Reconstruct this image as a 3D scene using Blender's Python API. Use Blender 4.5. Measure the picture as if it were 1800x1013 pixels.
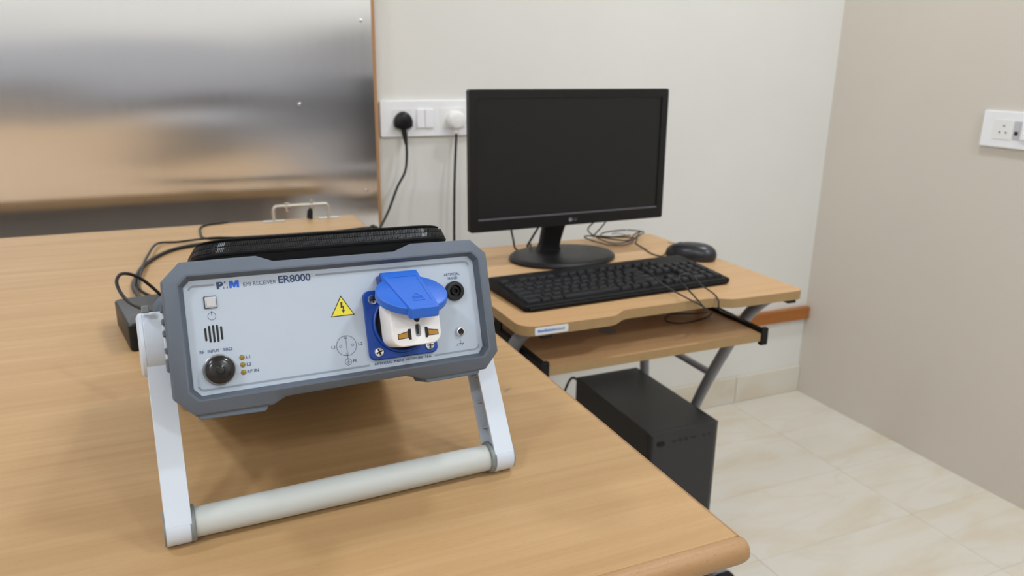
import bpy, bmesh, math, random
from mathutils import Vector, Matrix
random.seed(7)
sc = bpy.context.scene
for o in list(bpy.data.objects): bpy.data.objects.remove(o)
COL = sc.collection

# ------------------------------------------------------------------ camera
FPX = 1344.5
yaw, pit, roll = 0.416257, 0.289472, -0.013055
fw = Vector((math.sin(yaw)*math.cos(pit), math.cos(yaw)*math.cos(pit), -math.sin(pit)))
rt = Vector((math.cos(yaw), -math.sin(yaw), 0)); dn = fw.cross(rt)
c_, s_ = math.cos(roll), math.sin(roll)
rt, dn = c_*rt + s_*dn, -s_*rt + c_*dn
CAMZ = 1.167
cam = bpy.data.cameras.new('camera'); camo = bpy.data.objects.new('camera', cam); COL.objects.link(camo)
cam.sensor_width = 36; cam.lens = FPX/1800*36; cam.clip_start = .01
cam.dof.use_dof = True; cam.dof.focus_distance = .60; cam.dof.aperture_fstop = 10.5
camo.matrix_world = Matrix(((rt.x, -dn.x, -fw.x, 0), (rt.y, -dn.y, -fw.y, 0), (rt.z, -dn.z, -fw.z, CAMZ), (0, 0, 0, 1)))
sc.camera = camo

# ------------------------------------------------------------------ world, lamps, exposure
W = bpy.data.worlds.new('world'); sc.world = W; W.use_nodes = True
W.node_tree.nodes['Background'].inputs[0].default_value = (.9, .95, 1, 1)
W.node_tree.nodes['Background'].inputs[1].default_value = .25
vs = sc.view_settings; vs.view_transform = 'Standard'; vs.look = 'None'; vs.exposure = 0.0; vs.gamma = 1; vs.use_curve_mapping = False
CEIL = 2.85
def lamp(x, y, d, p, col=(.85, .918, 1), z=CEIL-.03):
    l = bpy.data.lights.new('ceiling_lamp', 'AREA'); l.shape = 'DISK'; l.size = d; l.energy = p; l.color = col
    o = bpy.data.objects.new('ceiling_lamp', l); o.location = (x, y, z); COL.objects.link(o); return o
LP = 26
for x, y, k in ((-1.2, 1.25, .8), (1.4, 1.2, .8), (-1.2, -.35, .9), (1.4, -.35, .9), (-1.1, -1.9, 1.15), (1.2, -1.9, 1.15)):
    lamp(x, y, .28, LP*k*.80)

# ------------------------------------------------------------------ materials
def srgb(*c):
    f = lambda u: u/12.92 if u <= .04045 else ((u+.055)/1.055)**2.4
    return tuple(f(v/255) for v in c) + (1,)
MATS = {}
def nmat(name):
    m = bpy.data.materials.new(name); m.use_nodes = True
    return m, m.node_tree, m.node_tree.nodes['Principled BSDF']
def plain(name, col, rough=.5, metal=0, spec=.5, noise=.04, nscale=40, bump=0, bscale=300, coat=0):
    if name in MATS: return MATS[name]
    m, t, b = nmat(name); N = t.nodes.new; L = t.links.new
    b.inputs['Roughness'].default_value = rough; b.inputs['Metallic'].default_value = metal
    b.inputs['Specular IOR Level'].default_value = spec; b.inputs['Coat Weight'].default_value = coat
    tc = N('ShaderNodeTexCoord'); nz = N('ShaderNodeTexNoise'); nz.inputs['Scale'].default_value = nscale; nz.inputs['Detail'].default_value = 3
    L(tc.outputs['Object'], nz.inputs['Vector'])
    r = N('ShaderNodeValToRGB'); c = srgb(*col)
    r.color_ramp.elements[0].position = .3; r.color_ramp.elements[1].position = .7
    r.color_ramp.elements[0].color = tuple(v*(1-noise) for v in c[:3])+(1,)
    r.color_ramp.elements[1].color = tuple(min(1, v*(1+noise)) for v in c[:3])+(1,)
    L(nz.outputs['Fac'], r.inputs['Fac']); L(r.outputs['Color'], b.inputs['Base Color'])
    if bump:
        n2 = N('ShaderNodeTexNoise'); n2.inputs['Scale'].default_value = bscale; n2.inputs['Detail'].default_value = 2
        L(tc.outputs['Object'], n2.inputs['Vector'])
        bp = N('ShaderNodeBump'); bp.inputs['Strength'].default_value = bump; bp.inputs['Distance'].default_value = .001
        L(n2.outputs['Fac'], bp.inputs['Height']); L(bp.outputs['Normal'], b.inputs['Normal'])
    MATS[name] = m; return m
def wood(name, c1, c2, c3, grain=(3, 40, 40), rough=.38, fleck=.35, band=.6, fl=(30, 420, 420)):
    if name in MATS: return MATS[name]
    m, t, b = nmat(name); N = t.nodes.new; L = t.links.new
    b.inputs['Roughness'].default_value = rough; b.inputs['Specular IOR Level'].default_value = .28
    tc = N('ShaderNodeTexCoord')
    def nz(scale, detail, dist=0, w=.5):
        mp = N('ShaderNodeMapping'); mp.inputs['Scale'].default_value = scale; L(tc.outputs['Object'], mp.inputs['Vector'])
        n = N('ShaderNodeTexNoise'); n.inputs['Scale'].default_value = 1; n.inputs['Detail'].default_value = detail
        n.inputs['Distortion'].default_value = dist; n.inputs['Roughness'].default_value = w; L(mp.outputs['Vector'], n.inputs['Vector']); return n
    n1 = nz(grain, 6, .25, .65); n2 = nz(tuple(g*.3 for g in grain), 2, .3)
    ad = N('ShaderNodeMath'); ad.operation = 'MULTIPLY_ADD'; ad.inputs[1].default_value = band
    sb = N('ShaderNodeMath'); sb.operation = 'MULTIPLY'; sb.inputs[1].default_value = 1-band
    L(n2.outputs['Fac'], sb.inputs[0]); L(n1.outputs['Fac'], ad.inputs[0]); L(sb.outputs[0], ad.inputs[2])
    r = N('ShaderNodeValToRGB'); e = r.color_ramp.elements
    e[0].position = .30; e[0].color = srgb(*c1); e[1].position = .70; e[1].color = srgb(*c3)
    k = e.new(.5); k.color = srgb(*c2)
    L(ad.outputs[0], r.inputs['Fac'])
    n3 = nz(fl, 2); r3 = N('ShaderNodeValToRGB'); r3.color_ramp.elements[0].position = .30; r3.color_ramp.elements[1].position = .40
    r3.color_ramp.elements[0].color = (1, 1, 1, 1); r3.color_ramp.elements[1].color = (0, 0, 0, 1); L(n3.outputs['Fac'], r3.inputs['Fac'])
    ml = N('ShaderNodeMath'); ml.operation = 'MULTIPLY'; ml.inputs[1].default_value = fleck; L(r3.outputs['Color'], ml.inputs[0])
    mx = N('ShaderNodeMixRGB'); mx.inputs[2].default_value = tuple(v*.55 for v in srgb(*c1)[:3])+(1,)
    L(ml.outputs[0], mx.inputs['Fac']); L(r.outputs['Color'], mx.inputs[1]); L(mx.outputs[0], b.inputs['Base Color'])
    bp = N('ShaderNodeBump'); bp.inputs['Strength'].default_value = .08; bp.inputs['Distance'].default_value = .0005
    L(n1.outputs['Fac'], bp.inputs['Height']); L(bp.outputs['Normal'], b.inputs['Normal'])
    MATS[name] = m; return m
def tile_mat(name, base, vein, warm):
    m, t, b = nmat(name); N = t.nodes.new; L = t.links.new
    b.inputs['Roughness'].default_value = .32
    tc = N('ShaderNodeTexCoord'); oi = N('ShaderNodeObjectInfo')
    mu = N('ShaderNodeVectorMath'); mu.operation = 'SCALE'; mu.inputs['Scale'].default_value = 37
    cb = N('ShaderNodeCombineXYZ')
    for i in range(3): L(oi.outputs['Random'], cb.inputs[i])
    L(cb.outputs[0], mu.inputs[0])
    mp = N('ShaderNodeMapping'); mp.inputs['Scale'].default_value = (2.4, 8, 4); mp.inputs['Rotation'].default_value = (0, 0, .12)
    av = N('ShaderNodeVectorMath'); av.operation = 'ADD'
    L(tc.outputs['Object'], mp.inputs['Vector']); L(mp.outputs['Vector'], av.inputs[0]); L(mu.outputs['Vector'], av.inputs[1])
    n1 = N('ShaderNodeTexNoise'); n1.inputs['Scale'].default_value = 1.3; n1.inputs['Detail'].default_value = 6; n1.inputs['Distortion'].default_value = .7
    L(av.outputs[0], n1.inputs['Vector'])
    r = N('ShaderNodeValToRGB'); e = r.color_ramp.elements
    e[0].position = .36; e[0].color = srgb(*warm); e[1].position = .55; e[1].color = srgb(*base)
    L(n1.outputs['Fac'], r.inputs['Fac'])
    n2 = N('ShaderNodeTexNoise'); n2.inputs['Scale'].default_value = .8; n2.inputs['Detail'].default_value = 5; n2.inputs['Distortion'].default_value = .4
    L(av.outputs[0], n2.inputs['Vector'])
    r2 = N('ShaderNodeValToRGB'); e2 = r2.color_ramp.elements
    e2[0].position = .47; e2[0].color = (0, 0, 0, 1); e2[1].position = .53; e2[1].color = (0, 0, 0, 1); k = e2.new(.5); k.color = (.22, .22, .22, 1)
    L(n2.outputs['Fac'], r2.inputs['Fac'])
    mx = N('ShaderNodeMixRGB'); mx.inputs[2].default_value = srgb(*vein)
    L(r2.outputs['Color'], mx.inputs['Fac']); L(r.outputs['Color'], mx.inputs[1]); L(mx.outputs[0], b.inputs['Base Color'])
    return m
def metal_sheet():
    m, t, b = nmat('mill_aluminium'); N = t.nodes.new; L = t.links.new
    b.inputs['Metallic'].default_value = 1; b.inputs['Anisotropic'].default_value = .95
    tc = N('ShaderNodeTexCoord'); mp = N('ShaderNodeMapping'); mp.inputs['Scale'].default_value = (60, 1, .8); L(tc.outputs['Object'], mp.inputs['Vector'])
    n = N('ShaderNodeTexNoise'); n.inputs['Scale'].default_value = 1; n.inputs['Detail'].default_value = 4; L(mp.outputs['Vector'], n.inputs['Vector'])
    r = N('ShaderNodeMapRange'); r.inputs[3].default_value = .17; r.inputs[4].default_value = .20; L(n.outputs['Fac'], r.inputs[0]); L(r.outputs[0], b.inputs['Roughness'])
    r2 = N('ShaderNodeValToRGB'); r2.color_ramp.elements[0].color = srgb(238, 238, 240); r2.color_ramp.elements[1].color = srgb(244, 244, 245)
    L(n.outputs['Fac'], r2.inputs['Fac']); L(r2.outputs['Color'], b.inputs['Base Color'])
    tg = N('ShaderNodeTangent'); tg.direction_type = 'RADIAL'; tg.axis = 'Z'; L(tg.outputs[0], b.inputs['Tangent'])
    n3 = N('ShaderNodeTexNoise'); n3.inputs['Scale'].default_value = 1.6; n3.inputs['Detail'].default_value = 1
    m3 = N('ShaderNodeMapping'); m3.inputs['Scale'].default_value = (1, 1, 2.5); L(tc.outputs['Object'], m3.inputs['Vector']); L(m3.outputs[0], n3.inputs['Vector'])
    bp = N('ShaderNodeBump'); bp.inputs['Strength'].default_value = .12; bp.inputs['Distance'].default_value = .02
    L(n3.outputs['Fac'], bp.inputs['Height']); L(bp.outputs['Normal'], b.inputs['Normal'])
    return m

M = dict(
 wall=plain('cream_paint', (222, 220, 214), .7, noise=.015, nscale=3, bump=.08, bscale=120),
 wallr=plain('beige_laminate', (213, 204, 192), .55, noise=.02, nscale=2),
 ceil=plain('white_ceiling', (235, 234, 230), .8, noise=.01),
 grout=plain('grout', (197, 189, 174), .8),
 tile=tile_mat('marble_tile', (216, 210, 197), (198, 184, 160), (212, 200, 181)),
 desk=wood('beech_laminate', (170, 134, 91), (180, 144, 100), (189, 155, 112), (2.6, 70, 70), .48, .16, .75, (150, 900, 900)),
 lip=wood('beech_lipping', (158, 119, 80), (168, 130, 90), (178, 141, 102), (4, 60, 60), .42, .42, .7, (260, 1300, 1300)),
 table=wood('table_laminate', (184, 144, 100), (194, 155, 111), (201, 166, 123), (2.0, 45, 45), .4, .06, .7),
 tedge=plain('table_edge_band', (160, 130, 88), .5),
 batten=wood('teak_batten', (150, 92, 44), (164, 103, 51), (176, 114, 60), (3, 50, 50), .4, .3),
 ply=wood('ply_edge', (166, 124, 84), (180, 138, 98), (190, 150, 110), (30, 30, 2), .6, .1),
 dark=plain('black_plastic', (17, 17, 18), .42, spec=.35, bump=.05, bscale=800),
 black=plain('matt_black', (11, 11, 12), .55, spec=.3),
 cable=plain('black_cable', (20, 20, 21), .5, spec=.35),
 grey_cable=plain('grey_cable', (70, 68, 66), .5),
 bump=plain('grey_rubber', (95, 103, 114), .65, spec=.35, noise=.03, bump=.06, bscale=900),
 panel=plain('panel_paint', (182, 193, 206), .45, noise=.01),
 white=plain('white_plastic', (206, 214, 225), .42, noise=.01),
 bar=plain('bar_plastic', (191, 194, 190), .5, noise=.01),
 ring=plain('grey_plastic', (124, 130, 130), .45),
 rib=plain('rib_plastic', (196, 194, 198), .55, noise=.01),
 blue=plain('blue_plastic', (38, 100, 200), .38, noise=.02),
 dblue=plain('deep_blue_plastic', (12, 66, 158), .36, noise=.02),
 navy=plain('navy_print', (40, 58, 102), .5, noise=.0), pblue=plain('blue_print', (20, 92, 200), .5, noise=0),
 gprint=plain('grey_print', (142, 152, 162), .5, noise=0),
 yellow=plain('yellow_print', (232, 216, 60), .5, noise=0), kprint=plain('black_print', (50, 50, 52), .5, noise=0),
 chrome=plain('chrome', (220, 220, 222), .18, 1, noise=.01), steel=plain('steel', (170, 170, 168), .35, 1),
 brass=plain('brass', (168, 122, 60), .35, 1), led=plain('amber_led', (140, 118, 36), .3), cap=plain('glossy_cap', (26, 25, 25), .2),
 wplug=plain('white_accessory', (238, 236, 234), .35, noise=.01),
 alu=plain('latch_metal', (196, 192, 182), .35, .6),
 leg=plain('grey_powdercoat', (128, 129, 134), .42, noise=.02),
 screen=plain('screen_glass', (22, 22, 22), .32, spec=.4, noise=.02, nscale=4),
 fabric=plain('black_nylon', (9, 9, 10), .8, spec=.2, bump=.25, bscale=2600),
 zip=plain('zip_nylon', (24, 24, 26), .3),
 tower=plain('tower_steel', (30, 30, 31), .45, bump=.1, bscale=900), towerf=plain('tower_front', (37, 38, 41), .5),
 key=plain('key_plastic', (21, 21, 23), .5, spec=.25), kbody=plain('keyboard_plastic', (12, 12, 13), .55, spec=.2),
 mouse=plain('mouse_plastic', (34, 35, 39), .32), plate=plain('plate_white', (242, 242, 244), .3, noise=.01),
 slot=plain('slot_black', (16, 16, 16), .6), sheet=metal_sheet(), door=plain('grey_door', (84, 84, 88), .5), sticker=plain('sticker_white', (214, 218, 220), .4),
)

# ------------------------------------------------------------------ mesh helpers
class MB:
    def __init__(s): s.v = []; s.f = []
    def add(s, vs, fs, mx=None):
        n = len(s.v); s.v += [tuple(mx @ Vector(v)) if mx else tuple(v) for v in vs]; s.f += [tuple(i+n for i in f) for f in fs]; return s
    def box(s, a, b, mx=None):
        x0, y0, z0 = (min(p, q) for p, q in zip(a, b)); x1, y1, z1 = (max(p, q) for p, q in zip(a, b))
        return s.add([(x0,y0,z0),(x1,y0,z0),(x1,y1,z0),(x0,y1,z0),(x0,y0,z1),(x1,y0,z1),(x1,y1,z1),(x0,y1,z1)],
                     [(0,3,2,1),(4,5,6,7),(0,1,5,4),(1,2,6,5),(2,3,7,6),(3,0,4,7)], mx)
    def loft(s, loops, cap0=True, cap1=True, mx=None):
        n = len(loops[0]); vs = [p for l in loops for p in l]; fs = []
        for k in range(len(loops)-1):
            for i in range(n):
                j = (i+1) % n; fs.append((k*n+i, k*n+j, (k+1)*n+j, (k+1)*n+i))
        if cap0: fs.append(tuple(range(n-1, -1, -1)))
        if cap1: fs.append(tuple((len(loops)-1)*n+i for i in range(n)))
        return s.add(vs, fs, mx)
    def prism(s, poly, a, b, axis='y', mx=None):
        P = {'y': lambda u, w, t: (u, t, w), 'x': lambda u, w, t: (t, u, w), 'z': lambda u, w, t: (u, w, t)}[axis]
        return s.loft([[P(u, w, a) for u, w in poly], [P(u, w, b) for u, w in poly]], mx=mx)
    def cyl(s, p0, p1, r0, r1=None, n=24, cap=True, mx=None):
        r1 = r0 if r1 is None else r1
        return s.rings([(p0, r0), (p1, r1)], n, cap, mx)
    def rings(s, pr, n=24, cap=True, mx=None):
        pts = [Vector(p) for p, r in pr]; ax = (pts[-1]-pts[0]).normalized()
        u = ax.orthogonal().normalized(); w = ax.cross(u)
        loops = [[tuple(Vector(p) + r*(math.cos(2*math.pi*i/n)*u + math.sin(2*math.pi*i/n)*w)) for i in range(n)] for p, r in pr]
        return s.loft(loops, cap, cap, mx)
    def tube(s, path, r, n=10, mx=None):
        P = [Vector(p) for p in path]; loops = []; u = None
        for i, p in enumerate(P):
            t = (P[min(i+1, len(P)-1)] - P[max(i-1, 0)]).normalized()
            u = t.orthogonal().normalized() if u is None else (u - t*u.dot(t)).normalized()
            w = t.cross(u); rr = r(i/(len(P)-1)) if callable(r) else r
            loops.append([tuple(p + rr*(math.cos(2*math.pi*k/n)*u + math.sin(2*math.pi*k/n)*w)) for k in range(n)])
        return s.loft(loops, mx=mx)
    def lathe(s, prof, n=32, mx=None):   # prof: (r, z) up the z axis
        return s.loft([[(r*math.cos(2*math.pi*i/n), r*math.sin(2*math.pi*i/n), z) for i in range(n)] for r, z in prof], mx=mx)
    def mesh(s, name, smooth=35):
        me = bpy.data.meshes.new(name); me.from_pydata(s.v, [], s.f)
        bm = bmesh.new(); bm.from_mesh(me); bmesh.ops.recalc_face_normals(bm, faces=bm.faces); bm.to_mesh(me); bm.free()
        if smooth:
            me.polygons.foreach_set('use_smooth', [True]*len(me.polygons)); me.set_sharp_from_angle(angle=math.radians(smooth))
        return me
    def build(s, name, mat, parent=None, bevel=0, seg=2, smooth=35, loc=None, rot=None):
        return obj(name, s.mesh(name, smooth), mat, parent, bevel, seg, loc, rot)
def obj(name, me, mat, parent=None, bevel=0, seg=2, loc=None, rot=None):
    o = bpy.data.objects.new(name, me); COL.objects.link(o)
    if mat is not None and not me.materials: me.materials.append(mat)
    if parent: o.parent = parent
    if loc is not None: o.location = loc
    if rot is not None: o.rotation_euler = rot
    if bevel:
        b = o.modifiers.new('edge', 'BEVEL'); b.width = bevel; b.segments = seg; b.limit_method = 'ANGLE'; b.angle_limit = math.radians(40)
        b.harden_normals = True
    return o
def thing(name, label, cat, loc=(0, 0, 0), rz=0, mat=None, group=None):
    o = bpy.data.objects.new(name, None); COL.objects.link(o); o.empty_display_size = .05
    o.location = loc; o.rotation_euler = (0, 0, rz)
    if mat: o.matrix_world = mat
    return tag(o, label, cat, group)
def tag(o, label, cat, group=None):
    o['label'] = label; o['category'] = cat
    if group: o['group'] = group
    return o
def struct(o): o['kind'] = 'structure'; return o
def circ(r, n=24, cx=0, cy=0, a0=0): return [(cx+r*math.cos(a0+2*math.pi*i/n), cy+r*math.sin(a0+2*math.pi*i/n)) for i in range(n)]
def rrect(w, h, r, n=6, cx=0, cy=0):
    p = []
    for sx, sy, a in ((1, 1, 0), (-1, 1, 90), (-1, -1, 180), (1, -1, 270)):
        for k in range(n+1):
            t = math.radians(a+90*k/n); p.append((cx+sx*(w/2-r)+r*math.cos(t), cy+sy*(h/2-r)+r*math.sin(t)))
    return p
def spline(pts, n=10):
    P = [Vector(p) for p in pts]; P = [2*P[0]-P[1]] + P + [2*P[-1]-P[-2]]; out = []
    for i in range(1, len(P)-2):
        a, b, c, d = P[i-1:i+3]
        for k in range(n):
            t = k/n; out.append(.5*((2*b)+(c-a)*t+(2*a-5*b+4*c-d)*t*t+(3*b-a-3*c+d)*t**3))
    out.append(P[-2]); return out

# ------------------------------------------------------------------ room
YW, XR, XL, YB = 1.985, 2.043, -2.3, -2.4
def slab(name, a, b, mat, bevel=0): return struct(MB().box(a, b).build(name, mat, bevel=bevel))
floor = slab('floor', (XL-.1, YB-.1, -.08), (XR+.1, YW+.1, -.0012), M['grout'])
wall_back = slab('wall_back', (XL-.1, YW, -.08), (XR+.1, YW+.1, CEIL), M['wall'])
slab('wall_right', (XR, YB, -.08), (XR+.1, YW, CEIL), M['wallr'])
slab('wall_left', (XL-.1, YB, -.08), (XL, YW, CEIL), M['wall'])
slab('wall_front', (XL-.1, YB-.1, -.08), (XR+.1, YB, CEIL), M['wall'])
slab('ceiling', (XL-.1, YB-.1, CEIL), (XR+.1, YW+.1, CEIL+.1), M['ceil'])
# behind the camera: unseen grey and dark panels added to tone the board's reflection
struct(MB().box((XL, YB, .0), (XR, YB+.015, 1.28)).build('trim_2', plain('grey_wainscot', (176, 176, 182), .6)))
struct(MB().box((XL, YB+.015, .72), (XR, YB+.06, .90)).build('trim_3', plain('dark_rail', (104, 104, 108), .5), bevel=.003))
udf = struct(MB().box((1.22, YB+.012, .62), (1.98, YB+.07, .66)).box((1.22, YB+.012, 1.40), (1.98, YB+.07, 1.44)).box((1.22, YB+.012, .66), (1.26, YB+.07, 1.40)).box((1.94, YB+.012, .66), (1.98, YB+.07, 1.40)).build('window_1', M['leg']))  # added out of view, gives the board's reflection its dark patch
MB().box((1.26, YB+.02, .66), (1.94, YB+.03, 1.40)).build('pane', plain('night_glass', (40, 44, 56), .1), udf)
# floor tiles
TX, TY = .522, .2555
tm = {}
for i in range(-8, 3):
    for j in range(-16, 3):
        x0, x1 = 1.7345+TX*(i-1), 1.7345+TX*i; y0, y1 = 1.477+TY*(j-1), 1.477+TY*j
        x0, x1, y0, y1 = max(x0, XL), min(x1, XR), max(y0, YB), min(y1, YW)
        if x1-x0 < .01 or y1-y0 < .01: continue
        w, h = round(x1-x0-.0016, 4), round(y1-y0-.0016, 4)
        if (w, h) not in tm:
            tm[(w, h)] = MB().loft([[(sx*(w/2-e), sy*(h/2-e), z) for sx, sy in ((-1,-1),(1,-1),(1,1),(-1,1))] for z, e in ((-.004, 0), (-.0006, 0), (0, .0008))], cap0=False).mesh('tile', 0)
        obj('tile', tm[(w, h)], M['tile'], floor, loc=((x0+x1)/2, (y0+y1)/2, 0))
# tiled skirting along the back wall
bb = struct(MB().box((XL, YW-.002, 0), (XR, YW, .1)).build('baseboard_back', M['grout']))
x = 1.7345+.015-8*TX
while x < XR:
    a, b = max(x, XL), min(x+TX, XR)
    if b-a > .01: MB().box((a+.001, YW-.012, .0005), (b-.001, YW-.001, .099)).build('tile', M['tile'], bb, bevel=.0015)
    x += TX
tr = struct(MB().box((.55, YW-.022, .286), (XR-.001, YW, .330)).build('trim_1', M['batten'], bevel=.002))

# ------------------------------------------------------------------ aluminium-faced board on the back wall
gp = thing('metal_board', 'tall board faced with dull aluminium sheet and edged in wood, fixed behind the big desk', 'board', (0, YW, 0))
MB().box((-1.35, -.0195, .12), (.489, -.0005, 2.15)).build('backing_board', M['ply'], gp, bevel=.001)
MB().box((-1.345, -.0215, .125), (.480, -.0195, 2.145)).build('metal_sheet', M['sheet'], gp)
for x, z in ((.454, 1.256), (.295, 1.058), (.451, .838)):
    MB().rings([((x, -.0215, z), .0045), ((x, -.0228, z), .004), ((x, -.0236, z), .002)], 12).build('screw', M['chrome'], gp)

# ------------------------------------------------------------------ big desk
DZ = .82
dk = thing('wooden_desk', 'large beech desk with a rounded wooden front lip and scuffed top', 'desk')
MB().box((-1.25, .394, DZ-.024), (.3655, 1.742, DZ)).build('desk_top', M['desk'], dk, bevel=.0006)
prof = [(.394, DZ-.0005), (.3925, DZ)]
for k in range(0, 13):
    t = math.radians(90-180*k/12*.98); prof.append((.3895-.0095*math.cos(t), DZ-.0100+.0100*math.sin(t)))
prof += [(.394, DZ-.020)]
lo = []
for xx, s in ((-1.25, 1), (.360, 1), (.3655, .965), (.3690, .88), (.3705, .74)):
    lo.append([(xx, .394+(y-.394)*s, DZ-.0100+(z-DZ+.0100)*s) for y, z in prof])
MB().loft(lo).build('front_lip', M['lip'], dk, smooth=50)
sp = [(.3656, DZ-.0003), (.3662, DZ), (.3682, DZ-.0012), (.3692, DZ-.004), (.3692, DZ-.021), (.3656, DZ-.024)]
MB().loft([[(x, .3945, z) for x, z in sp], [(x, 1.742, z) for x, z in sp]]).build('side_lip', M['lip'], dk, smooth=50)
MB().prism([(.3035, .704), (.3095, .706), (.3165, .7125), (.310, .7105), (.3065, .709)], DZ-.0002, DZ+.00005, 'z').build('scuff_mark', plain('scuff', (142, 122, 104), .6), dk)
for x in (-1.17, .285):
    for y in (.5, 1.66): MB().box((x-.03, y-.03, 0), (x+.03, y+.03, DZ-.0245)).build('leg', M['lip'], dk, bevel=.003)
for y in (1.645, .49): MB().box((-1.13, y, .68), (.245, y+.022, DZ-.0245)).build('apron', plain('apron_laminate', (150, 140, 130), .5), dk)

d2 = thing('wooden_desk', 'second beech desk beside the photographer, seen only mirrored in the metal board', 'desk', (-.95, -.3, 0))
MB().box((-1.0, -.95, DZ-.034), (1.05, .665, DZ)).build('desk_top', M['desk'], d2, bevel=.004)
for x in (-.93, .98):
    for y in (-.88, .58): MB().box((x-.03, y-.03, 0), (x+.03, y+.03, DZ-.0345)).build('leg', M['lip'], d2, bevel=.003)

# ------------------------------------------------------------------ U handle near the back edge of the desk
ut = thing('metal_bracket', 'small aluminium U-shaped bracket with bolts standing at the far edge of the desk', 'bracket', (.25, 1.724, DZ))
MB().tube(spline([(-.062, 0, .0022), (-.062, 0, .012), (-.062, 0, .024), (-.0585, 0, .0315), (-.05, 0, .0335), (0, 0, .0335), (.046, 0, .0335), (.0535, 0, .0315), (.057, 0, .024), (.057, 0, .012), (.057, 0, .0022)], 6), .0036, 10).build('bow', M['alu'], ut)
for sx, x in ((-1, -.062), (1, .057)):
    MB().prism(rrect(.046, .016, .004, cx=x+sx*.0, cy=0), .0, .0022, 'z').build('foot_plate', M['alu'], ut, bevel=.0005)
for x, top in ((-.033, .040), (.021, .0445)):
    MB().cyl((x, 0, .0205), (x, 0, top), .0032, n=12).cyl((x, 0, .0372), (x, 0, .0395), .006, n=6).cyl((x, 0, .0255), (x, 0, .0295), .006, n=6).build('bolt', M['chrome'], ut)
MB().rings([((.015, 0, .0022), .0065), ((.0165, 0, .018), .0062), ((.019, 0, .0255), .0035)], 14).build('rubber_stop', M['black'], ut)

# ------------------------------------------------------------------ the instrument
RM = ((0.9980051583186497, -0.06310310942349605, -0.0019239413848993955), (0.060121769254886374, 0.9406721815044274, 0.33394792978149074), (-0.01926335461513504, -0.33339742729176475, 0.9425895600123017))
TM = (0.1074491974948482, 0.5582159137162724, CAMZ-0.19239853883910624)
DEV = Matrix([list(RM[i])+[TM[i]] for i in range(3)]+[[0, 0, 0, 1]])
ins = thing('emi_receiver', 'white and grey bench instrument with blue socket, tilted up on its carrying handle', 'instrument', mat=DEV)
mm = lambda pts: [(x/1000, z/1000) for x, z in pts]
OUT = mm([(-112, 54.3), (-60, 54.8), (-48, 50), (45.9, 49.5), (60, 54.7), (112, 54.2), (125, 41.7), (125, -41.2), (112, -54.3), (60, -54.9), (44.6, -49.6), (-49.5, -50.3), (-59.2, -55.2), (-112, -54.6), (-125.2, -41), (-125, 41.8)])
RDG = mm([(-109.5, 44.8), (-62, 44.6), (-50, 44.4), (47, 44.2), (61, 44.4), (110.5, 44.4), (116, 38.5), (116, -38.2), (110, -44.4), (61, -44.4), (46, -44.2), (-50, -44.4), (-60, -44.6), (-109.5, -44.6), (-115.8, -38), (-115.8, 38.6)])
INN = mm([(-106.5, 40.8), (-62, 40.8), (-50, 40.8), (47, 40.8), (61, 40.8), (108.8, 40.8), (113.2, 36.2), (113, -35), (108.8, -40.6), (61, -40.8), (46, -40.8), (-50, -41), (-60, -41), (-106.5, -41.2), (-111.4, -35.6), (-111, 36.5)])
L3 = lambda P, y: [(x, y, z) for x, z in P]
sh = lambda P, k: [(x-math.copysign(k, x) if abs(x) > .1 else x, z-math.copysign(k, z)) for x, z in P]
bp = MB().loft([L3(sh(OUT, .004), .034), L3(sh(OUT, .0005), .032), L3(OUT, .008), L3(OUT, .0015), L3(sh(OUT, .0012), -.0002), L3(RDG, -.0045), L3(sh(RDG, .0012), -.0045), L3(INN, .0038), L3(INN, .006)], cap0=False, cap1=False)
bp.build('bumper_front', M['bump'], ins, smooth=25)
# side grip ribs with pale gaps, two feet under the bumper
for s in (-1, 1):
    MB().box((s*.1225, .026, -.0128), (s*.1262, .033, .0218)).build('grip_insert', M['white'], ins, bevel=.0008)
    for z0, z1 in ((-.022, -.0124), (-.0086, -.0043), (.0036, .0083), (.0122, .0166), (.0213, .026)):
        MB().box((s*.123, .012, z0), (s*.1266, .0335, z1)).build('grip_rib', M['bump'], ins, bevel=.0009)
MB().prism(mm([(-111, -53.6), (-109.5, -57.6), (-66, -59.0), (-64.2, -58.4), (-62.6, -54.6)]), .002, .033).build('foot', M['bump'], ins, bevel=.0008)
MB().prism(mm([(58.8, -53.9), (60.4, -57.6), (104.5, -57.6), (106, -56.8), (107.5, -53.5)]), .002, .033).build('foot', M['bump'], ins, bevel=.0008)
MB().prism(rrect(.232, .095, .006), .006, .285).build('housing', M['white'], ins, bevel=.001)
for s in (-1, 1):
    MB().box((s*.1155, .04, -.04), (s*.1172, .27, .04)).build('side_panel', M['dark'], ins, bevel=.001)
MB().loft([L3(sh(OUT, .006), .30), L3(OUT, .296), L3(OUT, .268), L3(sh(OUT, .004), .266)]).build('bumper_rear', M['bump'], ins, smooth=25)
for x in (-.085, .085):
    zf = (DZ-TM[2]-RM[2][0]*x-RM[2][1]*.300)/RM[2][2]
    MB().prism([(x-.02, -.0535), (x-.018, zf), (x+.018, zf), (x+.02, -.0535)], .270, .300).build('foot', M['bump'], ins, bevel=.0008)
PY = .004
pan = MB().prism(INN, .0062, PY).build('front_panel', M['panel'], ins, smooth=25)
def pm(mx=None): return MB()
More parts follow.
